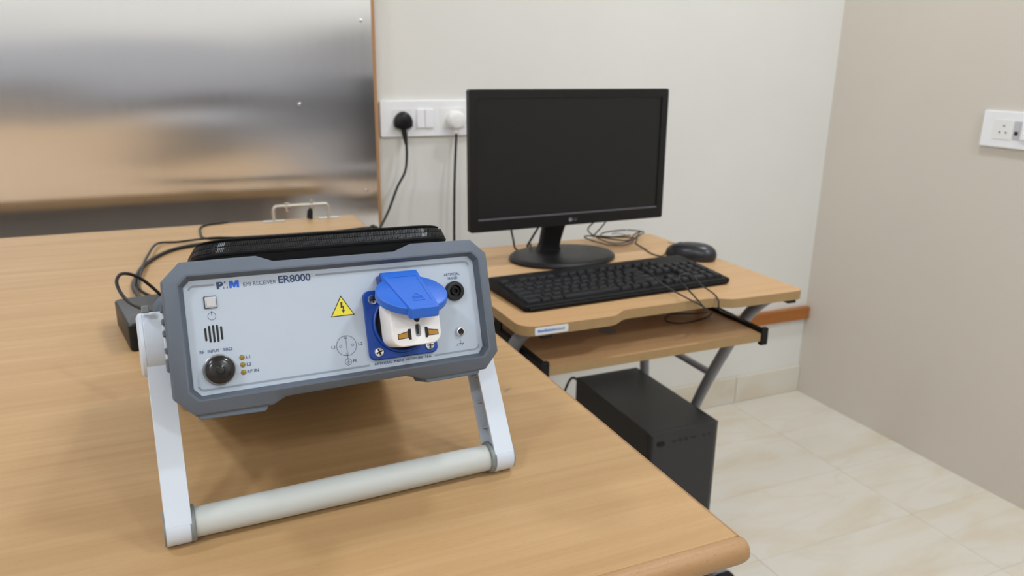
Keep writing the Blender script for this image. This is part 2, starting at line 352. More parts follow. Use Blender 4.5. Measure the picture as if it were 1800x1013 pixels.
def stripe(name, pts, w, mat=M['gprint'], y=PY-.00012):
    """flat printed line through 2-D points (mm)"""
    b = MB(); lft, rgt = [], []
    for k, (x, z) in enumerate(pts):
        closed = math.dist(pts[0], pts[-1]) < 1e-6
        p = pts[k-1] if k else (pts[-2] if closed else pts[0]); q = pts[k+1] if k < len(pts)-1 else (pts[1] if closed else pts[-1])
        dx, dz = q[0]-p[0], q[1]-p[1]; l = math.hypot(dx, dz); nx, nz = -dz/l*w/2, dx/l*w/2
        lft.append((x+nx, z+nz)); rgt.append((x-nx, z-nz))
    n = len(pts)
    b.add([(x/1000, y, z/1000) for x, z in lft+rgt], [(k, k+1, n+k+1, n+k) for k in range(n-1)])
    return b.build(name, mat, pan, smooth=0)
stripe('printed_stripe', [(-107.6, 33.8), (-107.0, 35.4), (-105.2, 36.6), (-90.3, 36.6)], 1.5)
stripe('printed_stripe', [(-17.6, 36.8), (104.8, 36.5), (107.6, 35.6), (108.9, 33.2)], 1.5)
stripe('printed_stripe', [(-108.3, -34.6), (-106.2, -37.2), (-104.5, -37.6), (16, -37.4)], 1.5)
stripe('printed_stripe', [(70, -37.1), (106.5, -36.9), (109, -35.4), (109.6, -33.4)], 1.5)
def text(t, x0, x1, zb, hgt, mat=M['navy'], off=0.0, parent=None, y=PY, name='printed_text', place=None, sx=None):
    cu = bpy.data.curves.new('t', 'FONT'); cu.body = t; cu.size = 1; cu.extrude = .0; cu.offset = off; cu.resolution_u = 4
    o = bpy.data.objects.new('t', cu); COL.objects.link(o)
    dg = bpy.context.evaluated_depsgraph_get(); me = bpy.data.meshes.new_from_object(o.evaluated_get(dg))
    bpy.data.objects.remove(o)
    xs = [v.co.x for v in me.vertices]; ys = [v.co.y for v in me.vertices]
    cap = .70
    ax, ay = (x1-x0)/(max(xs)-min(xs)), hgt/cap; mnx = min(xs)
    for v in me.vertices:
        X, Z = x0+(v.co.x-mnx)*ax, zb+v.co.y*ay
        v.co = (X/1000, y-.00015, Z/1000)
    me.name = name
    return obj(name, me, mat, parent or pan)
MB().prism(mm([(-88.7+4.6*a, 33.1+5.2*b) for a, b in ((0,0),(0,1),(.62,1),(.86,.93),(1,.78),(1,.58),(.86,.42),(.62,.35),(.40,.35),(.40,0))]), PY-.00015, PY+.0002).build('printed_text', M['navy'], pan, smooth=0)
MB().prism(mm([(-86.8, 36.6), (-86.8, 37.3), (-86.0, 37.3), (-85.7, 36.95), (-86.0, 36.6)]), PY-.0002, PY+.0002).build('printed_text', M['panel'], pan, smooth=0)
MB().prism(mm([(-80+6.8*a, 33.1+5.3*b) for a, b in ((0,0),(0,1),(.34,1),(.5,.56),(.66,1),(1,1),(1,0),(.74,0),(.74,.5),(.58,.05),(.42,.05),(.26,.5),(.26,0))]), PY-.00015, PY+.0002).build('printed_text', M['pblue'], pan, smooth=0)
MB().prism(mm([(-83.6, 38.0), (-82.2, 38.3), (-82.6, 36.4)]), PY-.0001, PY+.0002).prism(mm([(-84.2, 33.1), (-83.4, 33.1), (-83.9, 35.2)]), PY-.0001, PY+.0002).prism(mm([(-82.2, 33.1), (-81.2, 33.1), (-81.3, 35.4)]), PY-.0001, PY+.0002).build('printed_text', M['navy'], pan, smooth=0)
text('EMI RECEIVER', -70.4, -47.0, 33.4, 2.9)
text('ER8000', -45.3, -21.5, 33.3, 5.3, off=.022)
text('RF', -104.9, -101.9, -11.6, 2.1, off=.012); text('INPUT', -99.6, -91.7, -11.6, 2.1, off=.012); text('50\u03a9', -89.4, -82.9, -11.6, 2.1, off=.012)
text('L1', -74.3, -71.5, -19.0, 2.2, off=.014); text('L2', -74.3, -71.2, -24.4, 2.2, off=.014); text('RF IN', -74.4, -66.4, -29.6, 2.2, off=.014)
text('ARTIFICIAL', 86.2, 100.3, 26.0, 2.2, off=.014); text('HAND', 89.5, 97.9, 22.8, 2.2, off=.014)
text('ARTIFICIAL', 19.6, 34.2, -38.0, 2.0, off=.014); text('MAINS', 35.6, 43.8, -38.0, 2.0); text('MAINS', 35.78, 43.98, -38.0, 2.0); text('NETWORK', 45.3, 60.2, -38.0, 2.0, off=.014); text('16A', 61.9, 67.3, -38.0, 2.0, off=.014)
text('L1', -12.0, -9.3, -20.6, 2.2, off=.012); text('L2', 9.0, 12.2, -20.6, 2.2, off=.012); text('PE', 3.3, 6.3, -33.1, 2.2, off=.012)
def ringline(cx, cz, r, w, name='printed_symbol', a0=0, a1=360):
    n = 40; pts = [(cx+r*math.cos(math.radians(a0+(a1-a0)*k/n)), cz+r*math.sin(math.radians(a0+(a1-a0)*k/n))) for k in range(n+1)]
    return stripe(name, pts, w, M['navy'])
ringline(-94.1, 14.2, 2.7, .35); stripe('printed_symbol', [(-94.1, 18.0), (-94.1, 14.4)], .4, M['navy'])
ringline(-.35, -19.7, 7.7, .35); ringline(-4.9, -19.6, .9, .3); ringline(4.5, -19.6, .9, .3); ringline(-.4, -32.2, 2.5, .35)
stripe('printed_symbol', [(-.35, -12.2), (-.35, -29.8)], .3, M['navy'])
for z in (-13.4, -26.0):
    stripe('printed_symbol', [(-1.3, z+1), (-1.3, z-.8), (.6, z-.8), (.6, z+1)], .3, M['navy'])
stripe('printed_symbol', [(-.4, -30.2), (-.4, -32.2)], .3, M['navy'])
for k, w in enumerate((1.6, 1.0, .4)): stripe('printed_symbol', [(-.4-w, -32.2-k*.65), (-.4+w, -32.2-k*.65)], .3, M['navy'])
stripe('printed_symbol', [(93.8, -27.4), (93.8, -30.4)], .35, M['navy']); stripe('printed_symbol', [(91.0, -30.4), (96.6, -30.4)], .35, M['navy'])
for x in (91.4, 93.8, 96.2): stripe('printed_symbol', [(x, -30.4), (x-1.2, -32.2)], .35, M['navy'])
# warning sign
MB().prism(mm([(-.35, 19.4), (-9.8, 3.3), (9.0, 3.3)]), PY-.0001, PY+.0002).build('warning_sign', M['kprint'], pan, smooth=0)
ws = MB().prism(mm([(-.35, 17.9), (-8.6, 4.0), (7.8, 4.0)]), PY-.0002, PY+.0002).build('warning_sign', M['yellow'], pan, smooth=0)
MB().prism(mm([(-1.2, 14.2), (.4, 14.2), (-.1, 10.9), (1.4, 11.3), (.9, 8.0), (1.9, 8.2), (.2, 5.2), (-.9, 8.4), (.1, 8.2), (.2, 10.0), (-1.4, 9.6)]), PY-.0003, PY+.0001).build('warning_sign', M['kprint'], pan, smooth=0)
# power button, speaker slots, knob, LEDs, jacks
pb = MB().prism(mm(rrect(8.6, 8.8, .5, 3, -94.15, 24.3)), PY-.0012, PY+.0005).build('power_button', M['kprint'], ins, bevel=.0003)
MB().prism(mm(rrect(7.5, 7.7, .4, 3, -93.95, 24.25)), PY-.0014, PY).build('button_frame', M['white'], pb)
MB().prism(mm(rrect(6.2, 6.4, .5, 3, -93.8, 24.15)), PY-.0026, PY).build('button_cap', M['rib'], pb, bevel=.0004)
for x, t, b in ((-99.55, 6.3, -3.1), (-96.8, 7.75, -4.4), (-94.1, 7.8, -4.6), (-91.5, 7.85, -4.6), (-88.8, 6.5, -3.3)):
    MB().prism(mm(rrect(1.5, t-b, .74, 4, x, (t+b)/2)), PY-.00015, PY+.0002).build('speaker_slot', M['slot'], ins)
def axis_y(prof, cx, cz, name, mat, parent, n=36, smooth=30):
    """lathe about the panel normal; prof = (radius mm, distance out of the panel mm)"""
    mxx = Matrix.Translation((cx/1000, PY, cz/1000)) @ Matrix.Rotation(math.radians(90), 4, 'X')
    return MB().lathe([(r/1000, h/1000) for r, h in prof], n, mxx).build(name, mat, parent, smooth=smooth)
kb = axis_y([(11.2, -.2), (11.2, 1.2), (10.6, 1.6)], -93.2, -24.3, 'rf_connector', M['steel'], ins)
axis_y([(10.3, 1), (10.3, 5.5), (9.8, 7.2), (8.6, 8.3), (6, 8.9), (3.6, 9.0), (3.2, 9.1), (3.0, 10.4), (2.2, 11.2), (.1, 11.4)], -93.2, -24.3, 'dust_cap', M['cap'], kb)
for z in (-17.8, -23.2, -28.6): axis_y([(1.85, -.2), (1.85, .4), (1.5, .9), (.6, 1.15), (.01, 1.2)], -77, z, 'indicator_led', M['led'], ins, 18)
jk = axis_y([(8.0, -.2), (8.0, 3.2), (7.4, 4.2), (5.2, 4.4), (4.9, 4.2), (4.7, 1.0), (.1, .8)], 93.3, 13.0, 'artificial_hand_jack', M['dark'], ins)
axis_y([(3.3, .5), (3.3, 3.6), (3.0, 4.0), (2.1, 4.0), (1.9, 1.0), (.1, .9)], 93.3, 13.0, 'jack_sleeve', M['black'], jk)
gj = axis_y([(4.1, -.2), (4.1, 1.2), (3.7, 2.4), (3.3, 3.2), (2.6, 3.3), (2.3, 2.8), (2.2, .6), (.1, .5)], 94.1, -20.7, 'ground_jack', M['chrome'], ins)
axis_y([(2.15, .55), (2.15, .7), (.01, .7)], 94.1, -20.7, 'jack_hole', M['slot'], gj, 18)

# blue mains socket with sprung lid
SX, SZ = 44.3, -7.0
fl_o = []
for (a0, b0), (a1, b1) in zip(rrect(56.2, 54.6, 5, 6, SX, SZ), rrect(56.2, 54.6, 5, 6, SX, SZ)[1:]+rrect(56.2, 54.6, 5, 6, SX, SZ)[:1]):
    m_ = max(1, int(math.hypot(a1-a0, b1-b0)/3))
    fl_o += [(a0+(a1-a0)*k/m_, b0+(b1-b0)*k/m_) for k in range(m_)]
ang = [math.atan2(z-SZ, x-SX) for x, z in fl_o]
rg = lambda r: [(SX+r*math.cos(a), SZ+r*math.sin(a)) for a in ang]
sk = MB().loft([L3(mm(fl_o), PY+.0003), L3(mm(fl_o), PY-.003), L3(mm([(SX+(x-SX)*.975, SZ+(z-SZ)*.975) for x, z in fl_o]), PY-.0038), L3(mm(rg(24.2)), PY-.0040), L3(mm(rg(23.4)), PY-.0066), L3(mm(rg(22.4)), PY-.0070), L3(mm(rg(21.4)), PY-.0062), L3(mm(rg(20.8)), PY-.003), L3(mm(rg(20.6)), PY-.0002)], cap0=False, cap1=True)
sock = sk.build('mains_socket', M['dblue'], ins, smooth=40)
axis_y([(20.5, .1), (20.5, .5), (.01, .5)], SX, SZ, 'socket_well', M['slot'], sock)
for x, z in ((23.3, 13.2), (65.4, 13.2), (23.4, -28), (65.4, -28)):
    mxx = Matrix.Translation((x/1000, PY-.0036, z/1000)) @ Matrix.Rotation(math.radians(90), 4, 'X') @ Matrix.Rotation(random.uniform(-.15, .6), 4, 'Z')
    b = MB().lathe([(.0041, 0), (.0041, .0006), (.0034, .0015), (.0001, .0018)], 20, mxx)
    so = b.build('screw', M['chrome'], sock, smooth=40)
    MB().box((-.0026, -.00055, .0012), (.0026, .00055, .0021), mxx).box((-.00055, -.0026, .0012), (.00055, .0026, .0021), mxx).build('screw', M['slot'], sock, smooth=0)
MB().box((.0290, PY-.010, .0195), (.0335, PY-.0005, .0310)).box((.0568, PY-.010, .0195), (.0613, PY-.0005, .0310)).box((.0290, PY-.0028, .0190), (.0613, PY-.0002, .0310)).cyl((.0292, PY-.0075, .0285), (.0611, PY-.0075, .0285), .0032, n=16).build('hinge', M['dblue'], sock, bevel=.0008)
th = math.radians(31)
lm = Matrix.Translation((.0452, PY-.0085, .0300)) @ Matrix.Rotation(th, 4, 'X')   # lid frame: -y outward along lid, z lid normal
LR = .0272; lc = -.0300
lid = MB()
lid.loft([[(r*math.cos(2*math.pi*i/48), lc+r*math.sin(2*math.pi*i/48), z) for i in range(48)] for r, z in ((LR-.002, -.0052), (LR, -.0050), (LR, .0006), (LR-.0012, .0014))], mx=lm)
strip = [(-.0155, .0025), (-.0115, -.0586), (-.0100, -.0600), (.0100, -.0600), (.0115, -.0586), (.0155, .0025)]
lid.loft([[(x, y, -.0056) for x, y in strip], [(x, y, .0018) for x, y in strip], [(x*.95, -.029+(y+.029)*.985, .0026) for x, y in strip]], mx=lm)
ld = lid.build('lid', M['blue'], sock, bevel=.0005, smooth=40)
# embossed mark on the lid
em = MB(); h0, h1 = .0024, .00295
def ln(a, b, w=.00025):
    a, b = Vector(a), Vector(b); t = (b-a).normalized(); n_ = Vector((-t.y, t.x))*w
    em.prism([tuple(a+n_), tuple(a-n_), tuple(b-n_), tuple(b+n_)], h0, h1, 'z', lm)
for a, b in (((0, -.0360), (.0040, -.0420)), ((.0040, -.0420), (-.0040, -.0420)), ((-.0040, -.0420), (0, -.0360)), ((-.0040, -.0436), (.0040, -.0436)), ((-.0040, -.0475), (.0040, -.0475)), ((-.0040, -.0436), (-.0040, -.0475)), ((.0040, -.0436), (.0040, -.0475)), ((.0112, -.008), (.0088, -.048)), ((-.0112, -.008), (.0112, -.008))): ln(a, b)
em.build('lid_emboss', M['blue'], sock, smooth=0)

# carrying handle: arms on pivots, grip bar on the desk
PIV = (.066, 0)
def bar_z(x, y): return (DZ+.0137-TM[2]-RM[2][0]*x-RM[2][1]*y)/RM[2][2]
hd = bpy.data.objects.new('carrying_handle', None); COL.objects.link(hd); hd.parent = ins
ends = {}
for s in (-1, 1):
    yb = .046 if s < 0 else .037; xb = s*.1305; zb = bar_z(xb, yb); ends[s] = (yb, zb)
    dy, dz = yb-PIV[0], zb-PIV[1]; Ln = math.hypot(dy, dz); ta = math.atan2(dz, dy)
    # arm frame: u along the arm, w across (towards the front = +)
    uy, uz = math.cos(ta), math.sin(ta); wy, wz = uz, -uy
    if wy > 0: wy, wz = -wy, -wz
    pt = lambda u, w: (PIV[0]+u*uy+w*wy, PIV[1]+u*uz+w*wz)
    def halfw(u): return .0125+.0005*(u/Ln)
    outl = [pt(0, halfw(0)), pt(Ln*.8, halfw(Ln*.8))]
    foot = [pt(Ln+.0137*math.sin(t), .0137*math.cos(t)) for t in [math.pi*k/14 for k in range(15)]]
    outl = [pt(0, .0110), pt(Ln-.01, .0110), pt(Ln-.01, -.0110), pt(0, -.0110)]
    xo, xi, xm = s*.139, s*.1212, s*.135
    MB().prism(outl, xo-s*.0006, xm, 'x').build('arm', M['white'], hd, smooth=30)
    rim = MB()
    u0, u1 = .018, Ln-.0125
    for sg in (1, -1):
        q = [pt(.006, sg*.0168), pt(.03, sg*.0140), pt(.06, sg*.0124), pt(Ln, sg*.0137), pt(Ln, sg*.0112), pt(.06, sg*.0106), pt(.006, sg*.0106)]; rim.prism(q, xo, xi, 'x')
    rim.build('arm_rim', M['white'], hd, bevel=.0004, smooth=30)
    rb = MB()
    rb.prism([pt(u0, .0006), pt(u1, .0006), pt(u1, -.0006), pt(u0, -.0006)], xm, s*.1250, 'x')
    for k in range(1, 5):
        u = u0+(u1-u0)*k/4.6; rb.prism([pt(u, .0104), pt(u+.0012, .0104), pt(u+.0012, -.0104), pt(u, -.0104)], xm, s*.1240, 'x')
    rb.build('arm_rib', M['rib'], hd, smooth=0)
    MB().prism([(y, z) for y, z in [pt(Ln+.0136*math.sin(t), .0136*math.cos(t)) for t in [2*math.pi*k/28 for k in range(28)]]], xo, s*.1222, 'x').build('arm_foot', M['white'], hd, bevel=.0006, smooth=30)
    MB().prism([pt(Ln+.0128*math.sin(t), .0128*math.cos(t)) for t in [2*math.pi*k/28 for k in range(28)]], xo, s*.1402, 'x').build('end_cap', M['ring'], hd, smooth=30)
    MB().cyl((xo, PIV[0], 0), (xi, PIV[0], 0), .0245, n=40).build('pivot_housing', M['white'], hd, bevel=.001, smooth=30)
    MB().rings([((s*.1388, PIV[0], 0), .0245), ((s*.1412, PIV[0], 0), .0240), ((s*.1428, PIV[0], 0), .021)], 40).build('pivot_cap', M['white'], hd, smooth=30)
    MB().cyl((s*.1228, PIV[0], 0), (s*.116, PIV[0], 0), .017, n=24).build('pivot_shaft', M['dark'], hd, smooth=30)
    MB().box((s*.1385, PIV[0]-.022, .0235), (s*.1330, PIV[0]-.010, .0288), None).build('release_tab', M['ring'], hd, bevel=.001)
yl, zl = ends[-1]; yr, zr = ends[1]
P0, P1 = Vector((-.1225, yl, zl)), Vector((.1225, yr, zr))
MB().rings([(P0, .0112), (P0+(P1-P0)*.5, .0118), (P1, .0112)], 36).build('grip_bar', M['bar'], hd, smooth=40)
for p, q in ((P0, P0+(P1-P0)*.018), (P1, P1+(P0-P1)*.018)):
    MB().rings([(p, .0136), (q, .0136)], 36).build('grip_collar', M['ring'], hd, bevel=.0012, smooth=40)

# white universal adapter pushed into the blue socket
ad = thing('plug_adapter', 'white universal plug adapter pushed into the blue socket', 'adapter', mat=DEV)
ao = rrect(39.2, 37.6, 8, 6, SX+.2, SZ+.2)
scl = lambda P, k: [(SX+(x-SX)*k, SZ+(z-SZ)*k) for x, z in P]
MB().loft([L3(mm(scl(ao, .74)), PY-.001), L3(mm(scl(ao, .78)), PY-.0085), L3(mm(scl(ao, .96)), PY-.0095), L3(mm(scl(ao, 1.0)), PY-.013), L3(mm(ao), PY-.036), L3(mm(scl(ao, .985)), PY-.0372), L3(mm(scl(ao, .955)), PY-.0378)]).build('adapter_body', M['wplug'], ad, smooth=40)
FY = PY-.0378
def slotp(name, poly, mat, dep=.00012): return MB().prism(mm(poly), FY-dep, FY+.0005).build(name, mat, ad, smooth=0)
for sx, cx in ((-1, 34.6), (1, 56.0)):
    e = 1 if sx < 0 else -1
    P = [(cx-e*5.4, -19.6), (cx-e*5.4, -15.6), (cx-e*2.4, -15.2), (cx+e*2.6, -14.2), (cx+e*3.0, -12.6), (cx+e*5.2, -12.6), (cx+e*5.2, -20.6), (cx+e*3.2, -20.6), (cx+e*2.8, -19.4)]
    slotp('slot', P, M['slot'])
    Q = [(cx-e*4.9, -19.1), (cx-e*4.9, -16.0), (cx-e*2.2, -15.7), (cx+e*2.4, -14.9), (cx+e*2.4, -18.9)]
    slotp('brass_contact', Q, M['brass'], .0003)
slotp('slot', rrect(4.2, 9.8, 2.0, 4, 45.4, -14.3), M['ring'])
slotp('slot', rrect(2.2, 7.2, 1.0, 4, 45.0, -13.6), M['slot'], .0002)
slotp('slot', [(41.8, -3.0), (49.0, -3.0), (47.2, -7.6), (46.0, -8.2), (44.6, -8.0), (43.4, -6.6)], M['slot'])

# black zipped pouch on top of the instrument
bg = thing('zipped_pouch', 'black fabric pouch with a zip lying on top of the instrument', 'pouch', mat=DEV @ Matrix.Translation((.0082, .106, .0478)))
BW, BD = .2125, .136
def bl(ins_, z): return [(x, y, z) for x, y in rrect(BW-2*ins_, BD-2*ins_, .030-ins_*.5, 10)]
MB().loft([bl(.004, 0), bl(.0005, .003), bl(.0, .008), bl(.0002, .0132)]).build('pouch_base', M['fabric'], bg, smooth=50)
MB().loft([bl(-.0006, .0128), bl(-.001, .0140), bl(-.0006, .0150), bl(.0015, .0152)]).build('piping', M['fabric'], bg, smooth=60)
MB().loft([bl(.0004, .0150), bl(.0010, .0185), bl(.0026, .0222), bl(.0050, .0248)]).build('zip_tape', M['dark'], bg, smooth=60)
MB().loft([bl(.0046, .0244), bl(.0040, .0256), bl(.0056, .0266), bl(.012, .0275), bl(.03, .0285)]).build('pouch_lid', M['fabric'], bg, smooth=60)
def teeth(ins_, z, zt):
    b = MB(); P = [Vector((x, y, z)) for x, y in rrect(BW-2*ins_, BD-2*ins_, .030-ins_*.5, 10)]; P.append(P[0])
    dist = 0; nxt = 0; step = .00135
    for a, c in zip(P, P[1:]):
        l = (c-a).length
        while nxt <= dist+l:
            p = a+(c-a)*((nxt-dist)/l); t = (c-a).normalized(); nn = Vector((t.y, -t.x, 0)); up = Vector((0, 0, 1))
            d1 = (up*.85+t*.35-nn*.25).normalized()
            m_ = Matrix((( *t, 0), (*nn, 0), (*d1, 0), (0, 0, 0, 1))).transposed(); m_.translation = p
            b.loft([[(sx*.00034, sy*.0008, zz) for sx, sy in ((-1,-1),(1,-1),(1,1),(-1,1))] for zz in (-zt, zt)], mx=m_)
            nxt += step
        dist += l
    o = b.build('zip_teeth', M['zip'], bg, smooth=0); o['kind'] = 'stuff'
teeth(.0008, .0176, .0017); teeth(.0022, .0218, .0017)

# ------------------------------------------------------------------ power brick and leads on the desk
br = thing('power_brick', 'black power supply brick on the desk behind the tilted instrument', 'power supply', (-.0515, 1.046, DZ), math.radians(10))
MB().loft([[(x, y, z) for x, y in rrect(.062-2*e, .122-2*e, .006, 4)] for e, z in ((.0015, 0), (0, .002), (0, .0165), (.0006, .0170), (.0, .0175), (0, .033), (.002, .035))]).build('brick_case', M['dark'], br, smooth=40)
MB().rings([((.0, .058, .018), .0055), ((.0, .066, .018), .005), ((.0, .078, .018), .0038)], 14).build('strain_relief', M['cable'], br)
def cable(name, pts, r, label, mat=M['cable'], n=8, group=None): return tag(MB().tube(spline(pts, n), r, 10).build(name, mat, smooth=60), label, 'cable', group)
cz = DZ+.0036
cable('mains_lead', [(.556, 1.948, .985), (.556, 1.946, .955), (.554, 1.94, .92), (.545, 1.93, .885), (.52, 1.915, .85), (.48, 1.86, .80), (.425, 1.74, .782), (.392, 1.64, .805), (.372, 1.575, .8262), (.34, 1.548, cz), (.254, 1.55, cz), (.122, 1.555, cz), (.04, 1.54, cz), (-.023, 1.505, cz), (-.064, 1.41, cz), (-.078, 1.29, cz), (-.068, 1.20, .829), (-.058, 1.13, .838)], .0033, 'thick black mains lead from the wall plug across the desk to the power brick')
c2 = DZ+.0022
cable('signal_lead', [(.385, 1.60, .60), (.383, 1.59, .78), (.378, 1.582, .818), (.355, 1.575, c2+.0015), (.30, 1.572, c2), (.20, 1.568, c2+.001), (.12, 1.578, c2), (.06, 1.585, c2), (.038, 1.60, c2), (.034, 1.64, c2), (.036, 1.70, c2), (.05, 1.728, c2), (.075, 1.735, c2), (.095, 1.748, c2-.004), (.10, 1.758, c2-.03), (.10, 1.76, .70)], .0022, 'thin black lead bending over the far edge of the desk')
cable('output_lead', [(.02, 1.10, c2), (-.01, 1.13, c2+.004), (-.045, 1.20, c2+.001), (-.07, 1.27, c2), (-.066, 1.38, .828), (-.058, 1.47, .829), (-.045, 1.56, c2+.004), (-.01, 1.58, c2), (.03, 1.562, c2+.006), (.06, 1.557, c2+.008), (.10, 1.560, c2+.004), (.16, 1.561, c2), (.25, 1.560, c2), (.34, 1.562, c2), (.372, 1.567, .8235), (.381, 1.572, .80), (.383, 1.58, .58)], .0021, 'thin black lead running beside the thick mains lead on the desk')
def pix(px, py, y):
    d = rt*((px-900)/FPX)+dn*((py-506.5)/FPX)+fw; s = y/d.y; return (d.x*s, y, CAMZ+d.z*s)
def pixz(px, py, z):
    d = rt*((px-900)/FPX)+dn*((py-506.5)/FPX)+fw; k = (z-CAMZ)/d.z; return (d.x*k, d.y*k, z)
cable('looped_lead', [(-.005, .86, .895), pix(300, 566, .84), pix(283, 554, .87), pix(250, 543, .90), pix(225, 530, .93), pix(210, 511, .955), pix(205, 494, .97), pix(213, 482, .985), pix(232, 483, 1.0), pix(255, 495, 1.01), pix(283, 519, 1.02), pix(300, 535, 1.02), (.0, 1.00, .84), (.01, .985, .8222)], .0020, 'thin black lead standing up in a loop over the power brick')

# ------------------------------------------------------------------ sockets on the walls and plugs
wp = thing('switch_plate', 'white switch and socket plate on the cream wall beside the metal board', 'socket', (.628, YW, 1.0175))
MB().prism(rrect(.262, .093, .005), -.010, -.0002).build('plate', M['plate'], wp, bevel=.002)
for x, w in ((-.074, .052), (-.012, .046), (.064, .070)):
    MB().prism(rrect(w, .052, .002, cx=x), -.0112, -.0095).build('module', M['wplug'], wp, bevel=.0005)
for x in (-.0235, -.0005): MB().prism(rrect(.0215, .048, .002, cx=x), -.0145, -.011).build('rocker', M['plate'], wp, bevel=.0012)
pl = thing('wall_plug', 'black three-pin plug in the wall plate above the desk', 'plug', (.554, YW-.0112, 1.012))
pear = [(-.024, -.013), (-.0245, .0), (-.0215, .010), (-.014, .019), (-.005, .0245), (.005, .0245), (.014, .019), (.0215, .010), (.0245, .0), (.024, -.013), (.018, -.0175), (.008, -.0205), (-.008, -.0205), (-.018, -.0175)]
MB().loft([[(x*k, y, z*k) for x, z in pear] for y, k in ((0, .93), (-.004, 1), (-.016, 1), (-.022, .9), (-.025, .68))]).build('plug_body', M['dark'], pl, smooth=50)
MB().rings([((.0, -.013, -.016), .0075), ((0.001, -.014, -.034), .006), ((.002, -.018, -.050), .0042), ((.002, -.024, -.058), .0036)], 14).build('strain_relief', M['cable'], pl, smooth=60)
p2 = thing('wall_plug', 'white round plug in the wall plate beside the monitor', 'plug', (.698, YW-.0112, 1.013))
MB().loft([[(x*k, y, z*k) for x, z in circ(.0245, 28)] for y, k in ((0, .94), (-.004, 1), (-.020, .98), (-.027, .88), (-.029, .7))]).build('plug_body', M['wplug'], p2, smooth=50)
MB().box((-.006, -.020, -.036), (.006, -.008, -.020)).build('strain_relief', M['wplug'], p2, bevel=.003)
cable('monitor_lead', [(.698, YW-.025, .979), (.697, YW-.025, .955), (.692, YW-.03, .90), (.688, YW-.032, .80), (.686, YW-.035, .66), (.69, YW-.04, .45), (.72, YW-.06, .2), (.76, YW-.09, .04), (.80, YW-.14, .007), (.86, 1.75, .0045)], .0034, 'black mains lead hanging down the wall from the white plug')
rp = thing('switch_plate', 'white switch and socket plate on the beige wall', 'socket', (XR, 1.30, 1.0065), math.radians(-90))
# local x runs towards the camera side (-Y in the world), local y = +X of the world
MB().prism(rrect(.272, .095, .005), -.010, -.0002).build('plate', M['plate'], rp, bevel=.002)
MB().prism(rrect(.050, .052, .002, cx=-.0755), -.0112, -.0095).build('module', M['wplug'], rp, bevel=.0005)
for x, z in ((-.073, .0095), (-.0825, -.0075), (-.0655, -.0075)): MB().cyl((x, -.0108, z), (x, -.0116, z), .0024, n=12).build('pin_hole', M['slot'], rp)
MB().prism(rrect(.022, .048, .002, cx=-.036, cy=0), -.0112, -.0095).build('module', M['rib'], rp, bevel=.0005)
MB().prism(rrect(.010, .010, .002, cx=-.0375, cy=-.0075), -.0118, -.0100).build('jack_opening', M['slot'], rp)
for x in (-.012, .012): MB().prism(rrect(.0225, .048, .002, cx=x, cy=.001), -.0150, -.0098).build('rocker', M['plate'], rp, bevel=.0012)
MB().prism(rrect(.070, .052, .002, cx=.075), -.0112, -.0095).build('module', M['wplug'], rp, bevel=.0005)

# ------------------------------------------------------------------ computer table
TZ, TXC = .76, .772
tb = thing('computer_table', 'small beech-topped computer table with grey tube legs and a keyboard tray', 'table')
def arc(cx, cy, r, a0, a1, n=6): return [(cx+r*math.cos(math.radians(a0+(a1-a0)*k/n)), cy+r*math.sin(math.radians(a0+(a1-a0)*k/n))) for k in range(n+1)]
XA, XB, YF, YK = .478, 1.062, 1.040, 1.566
top = arc(XA+.03, YF+.03, .03, 180, 270) + [(.640, YF), (.652, YF+.002), (.664, YF+.010), (.676, YF+.019), (.690, YF+.022), (.855, YF+.022), (.870, YF+.019), (.884, YF+.010), (.897, YF+.003), (.910, YF+.001)] + arc(XB-.016, YF+.016, .016, 270, 360) + arc(XB-.02, YK-.02, .02, 0, 90) + arc(XA+.02, YK-.02, .02, 90, 180)
tt = MB().prism(top, TZ-.018, TZ, 'z').build('table_top', M['table'], tb, bevel=.001)
big = [(TXC+(x-TXC)*1.0012+0, 1.303+(y-1.303)*1.0012) for x, y in top]
MB().loft([[(x, y, TZ-.0174) for x, y in big], [(x, y, TZ-.0010) for x, y in big]], cap0=False, cap1=False).build('edge_band', M['tedge'], tb, smooth=40)
stk = MB().prism(rrect(.060, .0125, .002, 4, .5305, TZ-.0093), YF-.0013, YF-.0003).build('maker_sticker', M['sticker'], tb, smooth=0)
rs = random.Random(3); b1, b2 = MB(), MB(); x = .5055
while x < .5545:
    w = rs.uniform(.0009, .0017); h = rs.choice((.0032, .0032, .0046)); (b1 if x < .535 else b2).box((x, YF-.0016, TZ-.0112), (x+w, YF-.0010, TZ-.0112+h)); x += w+.0007
b1.build('sticker_print', M['pblue'], stk, smooth=0); b2.build('sticker_print', M['gprint'], stk, smooth=0)
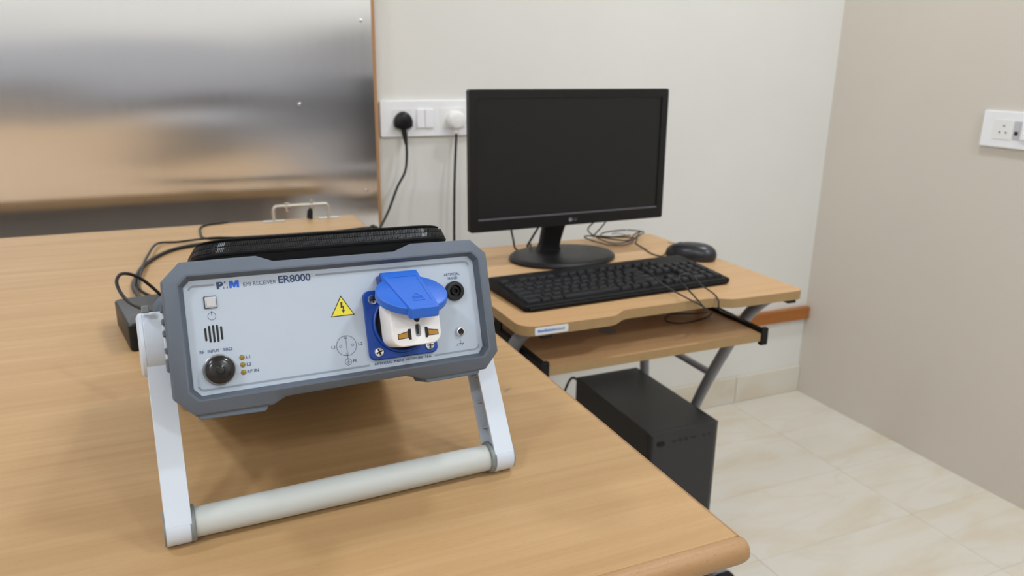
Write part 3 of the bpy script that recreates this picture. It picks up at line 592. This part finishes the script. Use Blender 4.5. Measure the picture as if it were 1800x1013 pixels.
for xl, xs, sgn in ((.506, .5255, -1), (1.022, .986, 1)):
    o_ = sgn*.036; xf = xl+o_
    path = spline([(xl, 1.080, TZ-.019), (xl, 1.106, .720), (xl, 1.137, .688), (xl, 1.163, .648), (xl, 1.190, .60), (xl+o_*.2, 1.245, .51), (xl+o_*.5, 1.300, .415), (xl+o_*.8, 1.358, .30), (xf, 1.392, .17), (xf, 1.400, .045)], 6)
    MB().tube(path, .0118, 16).build('leg', M['leg'], tb, smooth=60)
    MB().tube(spline([(xl, 1.50, TZ-.019), (xl, 1.507, .6), (xl+o_*.5, 1.512, .4), (xf, 1.515, .045)], 6), .0118, 16).build('leg', M['leg'], tb, smooth=60)
    MB().cyl((xl+o_*.2, 1.245, .515), (xl+o_*.2, 1.51, .515), .008, n=14).build('cross_bar', M['leg'], tb, smooth=60)
    MB().prism(rrect(.042, .040, .012, 5, xf, .026), 1.172, 1.575).build('foot_rail', M['leg'], tb, smooth=40)
    for y0, y1 in ((1.158, 1.174), (1.574, 1.590)): MB().prism(rrect(.046, .044, .012, 5, xf, .024), y0, y1).build('foot_cap', M['black'], tb, bevel=.002, smooth=40)
    MB().box((xl+.011, 1.048, TZ-.027), (xl+.030, 1.09, TZ-.0185)).build('leg_bracket', M['black'], tb, bevel=.001)
    # tray runner hanging from the top
    MB().box((xs-.006, 1.052, .662), (xs+.006, 1.42, .686)).build('tray_runner', M['black'], tb, bevel=.0015)
    MB().box((xs-.008, 1.048, .656), (xs+.008, 1.058, .690)).build('runner_stop', M['black'], tb, bevel=.002)
    for y in (1.24, 1.40): MB().box((xs-.006, y-.014, .684), (xs-.002, y+.014, TZ-.0185)).build('runner_hanger', M['black'], tb)
MB().box((.532, 1.052, .664), (.9795, 1.40, .680)).build('keyboard_tray', M['table'], tb, bevel=.001)
MB().box((.532, 1.0505, .6645), (.9795, 1.052, .6797)).build('tray_edge', M['tedge'], tb)
MB().cyl((.715, 1.17, .6801), (.715, 1.17, .6806), .017, n=24).build('tray_mark', M['leg'], tb)
MB().box((.480, 1.20, .0465), (1.048, 1.55, .0625)).build('base_shelf', M['table'], tb, bevel=.001)
MB().box((.522, 1.503, .46), (1.006, 1.521, .50)).build('back_rail', M['leg'], tb, bevel=.002)

# ------------------------------------------------------------------ computer tower
cp = thing('computer_tower', 'black computer tower standing under the small table', 'computer', (.915, 1.165, .063))
TW, TH, TD = .170, .377, .325
MB().box((-TW/2, .014, .004), (TW/2, TD, TH)).build('tower_case', M['tower'], cp, bevel=.002)
MB().prism([(-TW/2, .013), (-TW/2, .003), (-TW/2+.004, 0), (TW/2-.012, 0), (TW/2, .006), (TW/2, .013)], .004, TH, 'z').build('tower_front', M['towerf'], cp, bevel=.0015, smooth=25)
for x, w, h in ((-.0285, .013, .004), (-.0135, .009, .007), (.0005, .009, .007), (.019, .014, .004)):
    MB().prism(rrect(w, h, .001, 3, x, TH-.0225), -.0004, .001).build('front_port', M['slot'], cp)
MB().prism(rrect(.018, .010, .003, 4, -.0625, TH-.023), -.0012, .001).build('power_button', M['black'], cp)
for x in (.045, .0585): MB().prism(circ(.0035, 14, x, TH-.0225), -.0004, .001).build('front_port', M['slot'], cp)
for x in (-.06, .06):
    for y in (.03, .28): MB().cyl((x, y, 0), (x, y, .005), .012, n=16).build('foot', M['black'], cp)

# ------------------------------------------------------------------ monitor
mo = thing('monitor', 'black widescreen monitor on a round-footed stand', 'monitor', (.756, 1.405, TZ), .021)
MW, MH, MZ = .460, .278, .974-TZ
mt = Matrix.Translation((0, 0, MZ)) @ Matrix.Rotation(-.018, 4, 'X')
hs = MB(); 
hs.loft([[(x, y, z) for x, z in rrect(MW-2*e, MH-2*e, .004, 3)] for y, e in ((.0012, .0), (.016, .0), (.022, .006), (.034, .05), (.040, .07))], cap0=False, mx=mt)
hs.build('back_cover', M['dark'], mo, smooth=30)
o4 = rrect(MW, MH, .004, 3)
def inner(l, r, b, t): 
    w, h = MW-l-r, MH-b-t; return rrect(w, h, .0008, 3, (l-r)/2, (b-t)/2)
MB().loft([[(x, .002, z) for x, z in o4], [(x, .0006, z) for x, z in o4], [(x*.998, -.0004, z*.997) for x, z in o4], [(x, -.0004, z) for x, z in inner(.0165, .0165, .026, .0165)], [(x, .0030, z) for x, z in inner(.0172, .0172, .0265, .0172)]], cap0=False, cap1=False, mx=mt).build('bezel', M['dark'], mo, smooth=25)
MB().box((-MW/2+.017, .0022, -MH/2+.026), (MW/2-.017, .003, MH/2-.017), mt).build('screen', M['screen'], mo, smooth=0)
MB().box((-MW/2+.017, -.0012, -MH/2+.0232), (MW/2-.017, .0018, -MH/2+.0262), mt).build('bezel_lip', plain('lip_grey', (92, 92, 98), .4), mo, bevel=.0004)
lg = MB().prism(circ(.0042, 22, -.0035, -MH/2+.0115), -.0007, .0002, mx=mt).build('logo', plain('logo_grey', (130, 130, 132), .4), mo, smooth=0)
def logo_text():
    t = text('LG', 2.2, 11.2, 0, 5.6, plain('logo_grey2', (104, 104, 106), .4), .01, mo, name='logo')
    for v in t.data.vertices: v.co = mt @ Vector((v.co.x, -.0006, -MH/2+.0087+v.co.z))
logo_text()
nk = MB().loft([[(cx+x, y+dy, z) for x, dy in rrect(w, .020, .004, 3)] for z, w, y, cx in ((.010, .058, .050, -.028), (.018, .050, .050, -.027), (.030, .046, .048, -.025), (.060, .050, .046, -.019), (.080, .056, .044, -.014), (.13, .06, .043, -.008))])
nk.build('stand_neck', M['dark'], mo, smooth=50)
MB().loft([[(-.012+.119*k*math.cos(2*math.pi*i/56), .012+.092*k*math.sin(2*math.pi*i/56), z) for i in range(56)] for k, z in ((.97, 0), (1, .002), (1, .006), (.97, .0095), (.90, .0110), (.4, .0122), (.05, .0124))]).build('stand_foot', M['dark'], mo, smooth=40)

# leads behind and below the monitor
hz = TZ+.0017
cable('monitor_cable', [pix(896, 385, 1.50), pix(898, 400, 1.50), pix(902, 420, 1.505), pixz(908, 439, .7625), (.71, 1.50, .7625), (.76, 1.53, .7625)], .0022, 'dark lead dropping behind the monitor close to its far corner', M['grey_cable'])
cable('monitor_cable', [pix(955, 385, 1.50), pix(945, 402, 1.50), pix(936, 417, 1.505), pixz(927, 433, .7628), (.715, 1.515, .7628), (.73, 1.55, .7628)], .0024, 'black lead slanting down behind the monitor beside the stand neck')
cable('coiled_lead', [(.905, 1.47, .86), (.895, 1.50, .81), (.885, 1.53, .775), (.90, 1.545, .768), (.94, 1.50, hz+.004), (.965, 1.50, hz+.003), (1.00, 1.535, hz+.006), (1.02, 1.54, hz+.01), (.985, 1.50, hz+.012), (.94, 1.462, hz+.004), (.90, 1.47, hz+.002), (.87, 1.515, hz+.006), (.872, 1.545, hz+.010), (.93, 1.50, hz+.012), (.975, 1.49, hz+.008), pixz(1118, 428, hz), pixz(1132, 437, hz), pixz(1142, 444, hz), pixz(1154, 449, hz), pixz(1165, 450, hz+.002), (.973, 1.360, hz+.008)], .0016, 'thin grey-brown mouse lead coiled on the table behind the monitor', plain('mouse_lead', (66, 58, 50), .5))
cable('hanging_lead', [(.875, 1.47, .86), (.872, 1.50, .82), (.868, 1.53, .79), (.880, 1.50, .775), (.91, 1.478, hz+.003), (.95, 1.478, hz+.006), (1.0, 1.51, hz+.010), (1.02, 1.53, hz+.012), (.98, 1.545, hz+.016), (.92, 1.545, hz+.014), (.905, 1.52, hz+.010), (.96, 1.49, hz+.016)], .0016, 'thin dark lead hanging from the monitor into the coil', M['grey_cable'])
cable('white_tie_lead', [(.962+.022*math.cos(a), 1.535+.02*math.sin(a), hz+.012+.004*math.sin(2*a)) for a in [k*.55 for k in range(22)]], .0014, 'pale loops of thin lead lying in the coil behind the monitor', plain('pale_lead', (200, 198, 190), .5))

# ------------------------------------------------------------------ keyboard
KX, KY, KR = .731, 1.194, math.radians(2.5)
ky = thing('keyboard', 'black full-size keyboard on the small table in front of the monitor', 'keyboard', (KX, KY, TZ), KR)
KW, KD = .444, .158
def kz(y): return .0115+(y+KD/2)/KD*.0105
kl = []
for z0, e in ((.0, .004), (.003, .0), (None, .0), (None, .003)):
    P = rrect(KW-2*e, KD-2*e, .005, 4)
    kl.append([(x, y, z0 if z0 is not None else kz(y)-(.0015 if e == 0 else 0)) for x, y in P])
MB().loft(kl).build('case', M['kbody'], ky, smooth=30)
MB().box((-KW/2+.008, -KD/2-.0035, .001), (KW/2-.008, -KD/2+.004, .0085)).build('front_lip', M['kbody'], ky, bevel=.003)
U = .0190; kc = {}; slope = math.atan2(.0105, KD)
def key(x, y, w, d=1.0, mat=None):
    k = (round(w, 2), d)
    if k not in kc:
        W2, D2 = w*U/2-.0008, d*U/2-.0008
        kc[k] = MB().loft([[(x_*1, y_*1, z) for x_, y_ in rrect(2*W2-2*e, 2*D2-2*e, .0012, 2)] for z, e in ((0, 0), (.003, .0006), (.0060, .0022), (.0066, .0032))]).mesh('key', 40)
        kc[k].materials.append(M['key'])
    obj('key', kc[k], M['key'], ky, loc=(x, y, kz(y)-.0006), rot=(slope, 0, 0))
X0, Y0 = -KW/2+.0085, -KD/2+.0175
rows = [ [1.5,1,1.25,6,1.25,1,1,1.5], [2.25]+[1]*10+[2.75], [1.75]+[1]*11+[2.25], [1.5]+[1]*12+[1.5], [1]*13+[2] ]
for r, ws_ in enumerate(rows):
    x = X0; tot = sum(ws_)
    for w in ws_:
        w2 = w*15/tot if r == 0 else w
        key(x+w2*U/2, Y0+r*U, w2); x += w2*U
yf = Y0+5*U+.006
for xs in ([0], [2,3,4,5], [6.5,7.5,8.5,9.5], [11,12,13,14], [15.25,16.25,17.25]):
    for xx in xs: key(X0+(xx+.5)*U, yf, 1, .8)
for i in range(3):
    key(X0+(15.25+i+.5)*U, Y0, 1)
    for r in (3, 4): key(X0+(15.25+i+.5)*U, Y0+r*U, 1)
key(X0+16.75*U, Y0+U, 1)
nx = 18.35
for r in range(5):
    if r == 0: key(X0+(nx+1)*U, Y0, 2); key(X0+(nx+2.5)*U, Y0, 1)
    else:
        for i in range(3): key(X0+(nx+i+.5)*U, Y0+r*U, 1)
key(X0+(nx+3.5)*U, Y0+.5*U, 1, 2.0); key(X0+(nx+3.5)*U, Y0+2.5*U, 1, 2.0); key(X0+(nx+3.5)*U, Y0+4*U, 1)

kq = [pixz(1128, 470, .793), pixz(1146, 483, .792), pixz(1157, 494, .789), pixz(1176, 507, .780), pix(1205, 523, 1.062), pix(1232, 537, 1.046), pix(1246, 548, 1.050), pixz(1251, 550, .690), pixz(1240, 559, .6825), pixz(1205, 568, .6822), pixz(1178, 567, .6822), pixz(1169, 560, .6822), pixz(1180, 553, .6822), pixz(1230, 551, .690), pix(1244, 548, 1.056), pix(1238, 541, 1.046), pix(1226, 527, 1.058), pixz(1210, 510, .784), pixz(1196, 494, .789), pixz(1196, 484, .792), pixz(1215, 484, .791), pixz(1234, 502, .779), pix(1255, 517, 1.066), pix(1263, 529, 1.050), pix(1266, 546, 1.052), (.984, 1.13, .6885), (.986, 1.20, .689)]
cable('keyboard_cable', kq, .0014, 'thin black looped lead draped over the keyboard and the table front', plain('kb_lead', (26, 22, 20), .5))

# ------------------------------------------------------------------ mouse
ms = thing('computer_mouse', 'dark grey computer mouse behind the number pad of the keyboard', 'mouse', (1.004, 1.318, TZ), math.atan2(.097, -.071)-math.pi/2)
lo = []
for z, k, sh_ in ((0, .93, 0), (.004, .99, 0), (.010, 1.0, -.001), (.017, .97, -.002), (.024, .88, -.004), (.030, .70, -.007), (.034, .46, -.010), (.0355, .2, -.012), (.0357, .02, -.012)):
    lo.append([(.030*k*math.cos(t)*(1-.10*math.sin(t)), .056*k*math.sin(t)+sh_, z) for t in [2*math.pi*i/36 for i in range(36)]])
MB().loft(lo).build('mouse_body', M['mouse'], ms, smooth=60)
MB().cyl((-.004, .024, .0265), (.004, .024, .0265), .0062, n=18).build('scroll_wheel', M['black'], ms, smooth=50)
MB().box((-.0006, .008, .0275), (.0006, .052, .0282)).build('button_seam', M['black'], ms, rot=None, smooth=0)
cable('tower_lead', [(.86, 1.50, .40), (.84, 1.53, .42), (.80, 1.535, .36), (.70, 1.54, .40), (.60, 1.56, .52), (.55, 1.60, .60)], .003, 'dark lead looping from the back of the tower', M['cable'])
bpy.context.view_layer.update()
